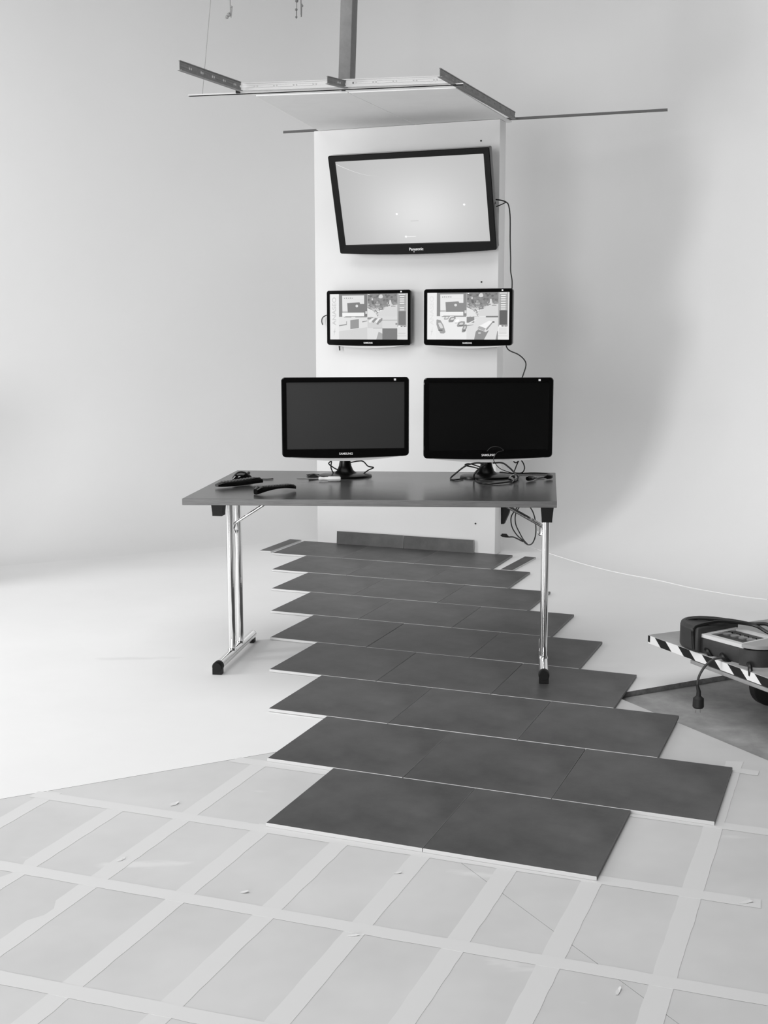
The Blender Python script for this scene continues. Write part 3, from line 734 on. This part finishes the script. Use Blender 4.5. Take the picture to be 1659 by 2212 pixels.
plug('cable_plug', 'glossy black plug lying alone near the right table corner', (1139, 1034), (1158, 1031), .010)
plug('cable_plug', 'small black plug at the right back table corner', (1192, 1029), (1176, 1031), .009)
cable('thin_cable', 'short black cable joining the two plugs at the right table corner', [tz(1153, 1034, ZT + .006), tz(1163, 1033, ZT + .003), tz(1176, 1031, ZT + .004)], .0024)

# ------------------------------------------------------------------ cables at the column
VC = VS - .02
bm = bmesh.new()
tube_into(bm, spline([onv(1062, 431, VC), onv(1070, 431, VC), onv(1084, 433, VC), onv(1094, 437, VC), onv(1099, 445, VC), onv(1102, 470, VC), onv(1102, 520, VC), onv(1103, 560, VC), onv(1103, 585, VC), onv(1106, 605, VC), onv(1106, 625, VC)], 6), .0036, 8)
tube_into(bm, spline([onv(1064, 449, VC), onv(1078, 444, VC), onv(1093, 437, VC)], 6), .003, 8)
tag(obj('power_cable', bm, 'cable'), 'black cable hanging from the television down to the right wall monitor', 'cable')
cable('power_cable', 'black cable curving from the right wall monitor down behind the desk monitor', [onv(1092, 740, VC), onv(1095, 751, VC), onv(1102, 758, VC), onv(1120, 766, VC), onv(1133, 778, VC), onv(1136, 790, VC), onv(1130, 810, VC), onv(1122, 832, VC), onv(1118, 850, VC)], .0036)
cable('power_cable', 'short black cable at the left side of the left wall monitor', [onv(712, 680, VC), onv(705, 681, VC), onv(697, 686, VC), onv(695, 694, VC), onv(697, 702, VC - .0)], .003)
cable('cable_end', 'short dark cable end hanging under the left wall monitor', [onv(733, 744, VC), onv(733, 750, VC), onv(734, 757, VC)], .004)
# loops behind the column seen under the table
VB = VS + .16
bm = bmesh.new()
tube_into(bm, spline([onv(1122, 1090, VB), onv(1112, 1103, VB), onv(1104, 1118, VB), onv(1106, 1138, VB), onv(1116, 1155, VB), onv(1128, 1166, VB), onv(1136, 1174, VB), onv(1143, 1177, VB), onv(1151, 1172, VB), onv(1157, 1155, VB), onv(1157, 1130, VB), onv(1152, 1108, VB), onv(1143, 1092, VB)], 6), .0038, 8)
tube_into(bm, spline([onv(1124, 1092, VB + .02), onv(1114, 1110, VB + .02), onv(1114, 1132, VB + .02), onv(1123, 1152, VB + .02), onv(1131, 1166, VB + .01), onv(1139, 1175, VB)], 6), .0036, 8)
tag(obj('power_cable', bm, 'cable'), 'black cable hanging in double loops behind the right table leg', 'cable')
cable('power_cable', 'black cable with a plug creeping out low behind the white column', [onv(1080, 1156, VB), onv(1090, 1158, VB), onv(1096, 1160, VB), onv(1108, 1160, VB), onv(1118, 1164, VB), onv(1130, 1170, VB)], .0042)
tag(obj('cable_plug', tube([onv(1084, 1156, VB - .01), onv(1093, 1157, VB - .01), onv(1098, 1160, VB - .01)], [.010, .012, .005], 10), 'cable'), 'black plug low at the right edge of the white column', 'plug')
q = [onv(x, y, VB - .02) for x, y in ((1082, 1085), (1104, 1085), (1098, 1110), (1088, 1132), (1082, 1132))]
bm = loft([[v for v in q], [v + Vector((gs * -.03, gc * .03, 0)) for v in q]])
tag(obj('adapter_box', bm, 'blackplastic', smooth=False), 'black wedge shaped box hanging behind the column under the table', 'adapter')
# thin white cable on the studio floor
def cove(x, y):
    p = onz(x, y, .003)
    for _ in range(6):
        q = p - A0; sx, ty = q.dot(D), q.dot(N); a, b = max(0, sx - (ST - RC)), max(0, ty - (TT - RC))
        out = (math.hypot(a, b) - RC) if (a > 0 and b > 0) else max(sx - ST, ty - TT)
        p = onz(x, y, .0035 + (RF - math.sqrt(RF * RF - min(out, .9) ** 2) if out > 0 else 0))
    return p
cable('white_cable', 'thin white cable lying across the white floor to the right', [cove(1118, 1158), cove(1140, 1178), cove(1168, 1189), cove(1210, 1203), cove(1270, 1221), cove(1340, 1238), cove(1420, 1253), cove(1500, 1271), cove(1600, 1288), cove(1658, 1295)], .0028, 'whitecable')

# ================================================================== SUSPENDED CEILING FRAME
ZC = 2.494
t = thing('metal_rail_frame', 'suspended ceiling frame of metal rails above the white column', 'ceiling frame', G(-1.0, 3.4, ZC), (0, 0, GA))
fi = (Matrix.Translation(t.location) @ Matrix.Rotation(GA, 4, 'Z')).inverted()
def rail(name, p, q, m, h=.038, fl=.024, slots=True, parent=t, label=None, web=True, z=ZC):
    p, q = Vector((p.x, p.y, z)), Vector((q.x, q.y, z)); d = q - p; L = d.length; ang = math.atan2(d.y, d.x)
    bm = bmesh.new(); B(bm, L / 2, 0, .0012, L, fl, .0024)
    if web is None: B(bm, L / 2, 0, h / 2, L, fl * .9 if h < .01 else .003, h)
    if web:
        B(bm, L / 2, 0, h * .22, L, .003, h * .36); B(bm, L / 2, 0, h * .80, L, .003, h * .30); B(bm, L / 2, 0, h * .97, L, .008, h * .10)
        x = 0; xs = []
        while x < L:
            seg = min(.10, L - x); B(bm, x + seg * .5 * .78, 0, h * .52, seg * .78, .003, h * .32); 
            if seg > .06: B(bm, x + seg * .89, 0, h * .52, seg * .08, .003, h * .32)
            x += .10
    bmesh.ops.transform(bm, matrix=fi @ Matrix.Translation(p) @ Matrix.Rotation(ang, 4, 'Z'), verts=bm.verts[:])
    return obj(name, bm, m, parent, smooth=False, label=label)
rail('edge_trim', onz(408, 208, ZC), onz(1001, 183, ZC), 'railwhite', .007, fl=.026, web=None, label='thin white trim strip along the front')
rail('main_rail', onz(516, 197, ZC + .004), onz(968, 181, ZC + .004), 'railwhite', label='white slotted front rail', z=ZC + .004)
rail('cross_rail', onz(388, 152, ZC), onz(520, 197, ZC), 'raildark', .044, label='dark rail sticking forward at the left')
rail('cross_rail', onz(707, 181, ZC), onz(748, 191, ZC), 'raildark', .036, label='short dark rail sticking forward in the middle')
rail('cross_rail', onz(950, 166, ZC), onz(1112, 258, ZC), 'raildark', .040, label='dark rail along the right edge')
rail('back_rail', onz(612, 288, ZC), onz(1442, 240, ZC), 'railslim', .014, .012, web=None, label='long thin rail along the back reaching far right')
bm = bmesh.new()
for x, y in ((514, 193), (742, 187)):
    p = onz(x, y, ZC + .02); B(bm, p.x, p.y, ZC + .022, .02, .03, .042)
bmesh.ops.transform(bm, matrix=fi, verts=bm.verts[:]); obj('rail_clips', bm, 'blackplastic', t, smooth=False)
def cpanel(c, label):
    P = [onz(x, y, ZC) for x, y in c]; bm = prism([(p.x, p.y) for p in P], ZC - .006, ZC - .0005)
    return tag(obj('soffit_board', bm, 'panel', smooth=False), label, 'ceiling panel', 'white ceiling panels')
cpanel([(553, 205), (751, 198), (912, 274), (697, 285)], 'left white ceiling panel in the suspended frame above the column')
cpanel([(753, 198), (985, 188), (1106, 262), (915, 274)], 'right white ceiling panel in the suspended frame above the column')
# steel post coming down from the hall ceiling
p = onz(748, 183, ZC + .05)
bm = bmesh.new(); B(bm, 0, 0, 1.06, .062, .10, 2.12, bev=.003)
o = obj('steel_post', bm, 'post'); o.location = (p.x, p.y + .05, ZC + .045); o.rotation_euler = (0, R(2.2), R(14) * -1)
tag(o, 'grey square post coming down from above onto the suspended ceiling frame', 'post')
# hanging wires and cords
cable('hanging_wire', 'thin straight wire holding the left end of the white ceiling trim', [onz(437, 206, ZC), ony(455, 0, onz(437, 206, ZC).y), ony(468, -260, onz(437, 206, ZC).y)], .0016, 'cord', 'wire', 1)
def cord(label, px, y1, Y, knots, r=.002, m='cord'):
    bm = bmesh.new(); pts = [ony(px[0], -480, Y)] + [ony(x, y, Y) for x, y in px[1]]
    tube_into(bm, spline(pts, 5), r, 7)
    for x, y, s in knots:
        c = ony(x, y, Y); bmesh.ops.create_icosphere(bm, subdivisions=1, radius=s, matrix=Matrix.Translation(c))
    tag(obj('frayed_cord', bm, m), label, 'cord')
cord('frayed pale cord hanging at the top left of the studio', (498, [(497, 0), (501, 15), (496, 28)]), 0, 7.0, [(500, 15, .007), (494, 32, .012), (490, 37, .011)], .003, 'cord')
cord('dark knotted cord hanging at the top, left of the post', (641, [(641, 0), (640, 20), (640, 38)]), 0, 7.0, [(641, 2, .010), (640, 21, .008), (640, 37, .007)], .002, 'raildark')
cord('short dark cord hanging at the top beside the knotted one', (650, [(650, 0), (652, 8), (653, 14)]), 0, 7.0, [(653, 13, .006)], .003, 'raildark')

# ================================================================== TROLLEY WITH SOCKET BOX
ZD = .20
C0 = onz(1401, 1371, ZD); E1 = (onz(1659, 1464, ZD) - C0).normalized(); E2 = Vector((-E1.y, E1.x, 0))
if E2.x < 0: E2 = -E2
t = thing('platform_trolley', 'low platform trolley with striped hazard edge at the right', 'trolley', C0 * 1.0, (0, 0, math.atan2(E1.y, E1.x)))
t.location.z = -.021
ti = (Matrix.Translation(t.location) @ Matrix.Rotation(math.atan2(E1.y, E1.x), 4, 'Z')).inverted()
# local axes: x along the near edge, y away from the camera
zz = ZD + .021; LX, LY = .95, .62
sg = 1 if (ti.to_3x3() @ E2).y > 0 else -1
obj('deck', box(LX / 2, sg * LY / 2, zz - .016, LX, LY, .032, .002), 'deck', t)
# hazard tape: slanted blocks on the near and end faces
bmw = bmesh.new(); B(bmw, LX / 2, -sg * .0010, zz - .017, LX - .002, .0012, .030); B(bmw, -.0010, sg * .3, zz - .017, .0012, .6, .030)
obj('hazard_tape', bmw, 'hazwhite', t, smooth=False, label='white hazard tape')
for k in range(7):
    x0 = .040 + .132 * k; q = [(x0, zz - .002), (x0 + .062, zz - .002), (x0 + .098, zz - .032), (x0 + .036, zz - .032)]
    bm = loft([[Vector((x, -sg * .0017, z)) for x, z in q], [Vector((x, -sg * .0022, z)) for x, z in q]]); obj('black_stripe', bm, 'hazblack', t, smooth=False)
obj('black_stripe', box(.006, -sg * .002, zz - .014, .012, .001, .024), 'hazblack', t, smooth=False)
obj('frame_rail', box(LX / 2 + .12, sg * .010, zz - .043, LX - .24, .018, .014, .002), 'deck', t, label='grey lower frame rail')
def castor(px, py, tt_):
    c = onz(px, py, -.021 + .001); l = ti @ c
    w_ = bmesh.new(); ax = (ti.to_3x3() @ Vector((-.35, .93, 0))).normalized(); r_ = .078
    for (ra, ya, yb) in ((r_, -.014, .014),):
        cc = Vector((l.x, l.y, r_ + .001)); tube_into(w_, [cc + ax * -.017, cc + ax * -.014, cc + ax * .014, cc + ax * .017], [r_ - .006, r_, r_, r_ - .006], 36)
    wh = obj('wheel', w_, 'wheel', t)
    bm = bmesh.new(); tube_into(bm, [cc + ax * -.020, cc + ax * .020], .03, 24); obj('hub', bm, 'capgrey', wh)
    bm = bmesh.new()
    for s in (-1, 1):
        a_ = cc + ax * (.026 * s); tube_into(bm, [a_, Vector((a_.x, a_.y, zz - .036))], .008, 8)
    B(bm, cc.x, cc.y, zz - .036, .09, .07, .006); obj('castor_fork', bm, 'steel', t)
castor(1660, 1522, 0); 
for (lx, ly) in ((.85, .10), (.85, .5), (.2, .52)):
    c = Vector((lx, sg * ly, 0)); w_ = bmesh.new(); ax = Vector((0, 1, 0)); cc = Vector((c.x, c.y, .079)); tube_into(w_, [cc + ax * -.017, cc + ax * -.014, cc + ax * .014, cc + ax * .017], [.072, .078, .078, .072], 28)
    obj('wheel', w_, 'wheel', t)
# portable socket box on the deck
HB = .068
A_ = onz(1513, 1369, ZD + HB); B_ = onz(1606, 1394, ZD + HB); bx = (B_ - A_).normalized(); by = Vector((-bx.y, bx.x, 0))
if by.y < 0: by = -by
Lb = (B_ - A_).length; bl = onz(1549, 1345, ZD + HB); Wb = abs((bl - A_).dot(by))
sb = thing('socket_box', 'portable multi-socket power box lying on the trolley', 'power box', (A_.x, A_.y, ZD + .0008), (0, 0, math.atan2(bx.y, bx.x)))
print('SOCKET BOX', Lb, Wb)
obj('lower_casing', box(Lb / 2, Wb / 2, HB * .46, Lb + .01, Wb, HB * .9, .006), 'casing', sb, label='dark rubber casing')
bm = bmesh.new(); fw = .022
B(bm, Lb / 2, fw / 2, HB - .006, Lb, fw, .013); B(bm, Lb / 2, Wb - fw / 2, HB - .006, Lb, fw, .013)
B(bm, fw * .6, Wb / 2, HB - .006, fw * 1.2, Wb - 2 * fw, .013); B(bm, Lb - fw / 2, Wb / 2, HB - .006, fw, Wb - 2 * fw, .013)
obj('top_frame', bm, 'boxtop', sb, smooth=False, label='pale frame round the sockets')
obj('socket_tray', box(Lb / 2, Wb / 2, HB - .010, Lb - 2 * fw, Wb - 2 * fw, .004), 'socket', sb, smooth=False)
for k in range(4):
    x = fw * 1.2 + (Lb - 2.2 * fw) * (k + .5) / 4; rr_ = min(.024, (Lb - 2.2 * fw) / 8.4)
    bm = bmesh.new(); tube_into(bm, [(x, Wb / 2, HB - .008), (x, Wb / 2, HB - .001), (x, Wb / 2, HB + .001)], [rr_, rr_, rr_ * .8], 20); so = obj('socket', bm, 'socket', sb)
    obj('socket_hinge', box(x, Wb / 2 + rr_ * .9, HB - .002, rr_, .006, .008), 'blackplastic', so, smooth=False)
# rounded left cheek (taller) and right cap
def cheek(x0, ln, h, sgn, r0, grow=.012):
    P = []; n = 14; w2 = Wb / 2 + grow
    for k in range(n + 1):
        a = R(-90 + 180 * k / n); P.append((x0 + sgn * (ln * math.cos(a) ** .9 if math.cos(a) > 0 else 0), Wb / 2 + w2 * math.sin(a)))
    return prism(P, .0, h)
o = obj('rounded_cheek', cheek(.006, .150, .091, -1, 0, .020), 'casing', sb, label='black rounded end block')
b2 = o.modifiers.new('b', 'BEVEL'); b2.width = .012; b2.segments = 3; b2.limit_method = 'ANGLE'; b2.angle_limit = R(50)
o = obj('rounded_cheek', cheek(Lb - .006, .085, HB - .012, 1, 0), 'casing', sb, label='black rounded end block')
o = obj('end_cap', cheek(Lb - .004, .080, .012, 1, 0, .004), 'capgrey', sb, label='grey rounded end cap')
o.location = (0, 0, HB - .008)
# cable wound over the box: top handle cable
sM = Matrix.Translation(sb.location) @ Matrix.Rotation(sb.rotation_euler.z, 4, 'Z')
def sp(x, y, z): return sM @ Vector((x, y, z))
bm = bmesh.new()
tube_into(bm, spline([sp(-.10, .03, .060), sp(-.108, .045, .086), sp(-.085, .07, .0975), sp(-.04, .11, .0975), sp(.01, Wb * .85, .0965), sp(.06, Wb + .02, .088), sp(.12, Wb + .035, .095), sp(.2, Wb + .03, .06), sp(.3, Wb + .02, .05)], 7), .0065, 10)
tube_into(bm, spline([sp(-.012, -.018, .012), sp(-.014, -.022, .06), sp(-.012, -.020, .088), sp(-.008, .04, .097), sp(.008, Wb * .6, .098), sp(.07, Wb + .012, .088), sp(.13, Wb + .025, .07), sp(.22, Wb + .02, .06)], 7), .0062, 10)
tag(obj('power_cable', bm, 'cable'), 'thick black cable wrapped over the socket box', 'cable')
# hanging plug
YP = C0.y - .10
pp = [(1570, 1422), (1556, 1421), (1543, 1424), (1530, 1432), (1518, 1446), (1509, 1464), (1506, 1485)]
w_ = []
for i, (x, y) in enumerate(pp): w_.append(ony(x, y, (onz(1530, 1425, ZD).y - .02 - .0 * i)))
cab = thing('hanging_plug', 'black cable with a two-pin plug hanging over the trolley edge', 'plug', w_[0])
im = Matrix.Translation(-w_[0])
bm = tube(w_, .0042, 10, 6); bmesh.ops.transform(bm, matrix=im, verts=bm.verts[:]); obj('flex', bm, 'casing', cab)
yp = w_[-1].y; a = ony(1506, 1478, yp); e = ony(1508, 1530, yp); L = a.z - e.z
bm = bmesh.new(); ax_ = e.x
tube_into(bm, [(a.x, yp, a.z), (ax_, yp, e.z + L * .70), (ax_, yp, e.z + L * .52), (ax_, yp, e.z + L * .42), (ax_, yp, e.z + L * .08), (ax_, yp, e.z + L * .02)], [.0045, .0075, .0085, .0185, .0195, .016], 16)
bmesh.ops.transform(bm, matrix=im, verts=bm.verts[:]); pb_ = obj('plug_body', bm, 'rubber', cab)
for s in (-1, 1):
    bm = tube([(ax_ + .008 * s, yp, e.z + .002), (ax_ + .008 * s, yp, e.z - .016)], .0022, 8); bmesh.ops.transform(bm, matrix=im, verts=bm.verts[:]); obj('pin', bm, 'steel', pb_)
# lumps of dark cable hanging over the striped edge
for (x0, y0, x1, y1, lb) in ((1529, 1408, 1542, 1428, 'short dark cable hanging over the striped trolley edge at its left'), (1562, 1420, 1586, 1441, 'dark twisted cable hanging over the middle of the striped trolley edge'), (1620, 1440, 1622, 1462, 'dark strap hanging over the striped edge beside the wheel')):
    Y0 = onz(x0, y0, ZD + .01).y - .012
    cable('cable_loop', lb, [ony(x0 - 3, y0 - 6, Y0 + .02), ony(x0, y0, Y0), ony((x0 + x1) / 2, (y0 + y1) / 2, Y0 - .006), ony(x1, y1, Y0 - .004)], .008)
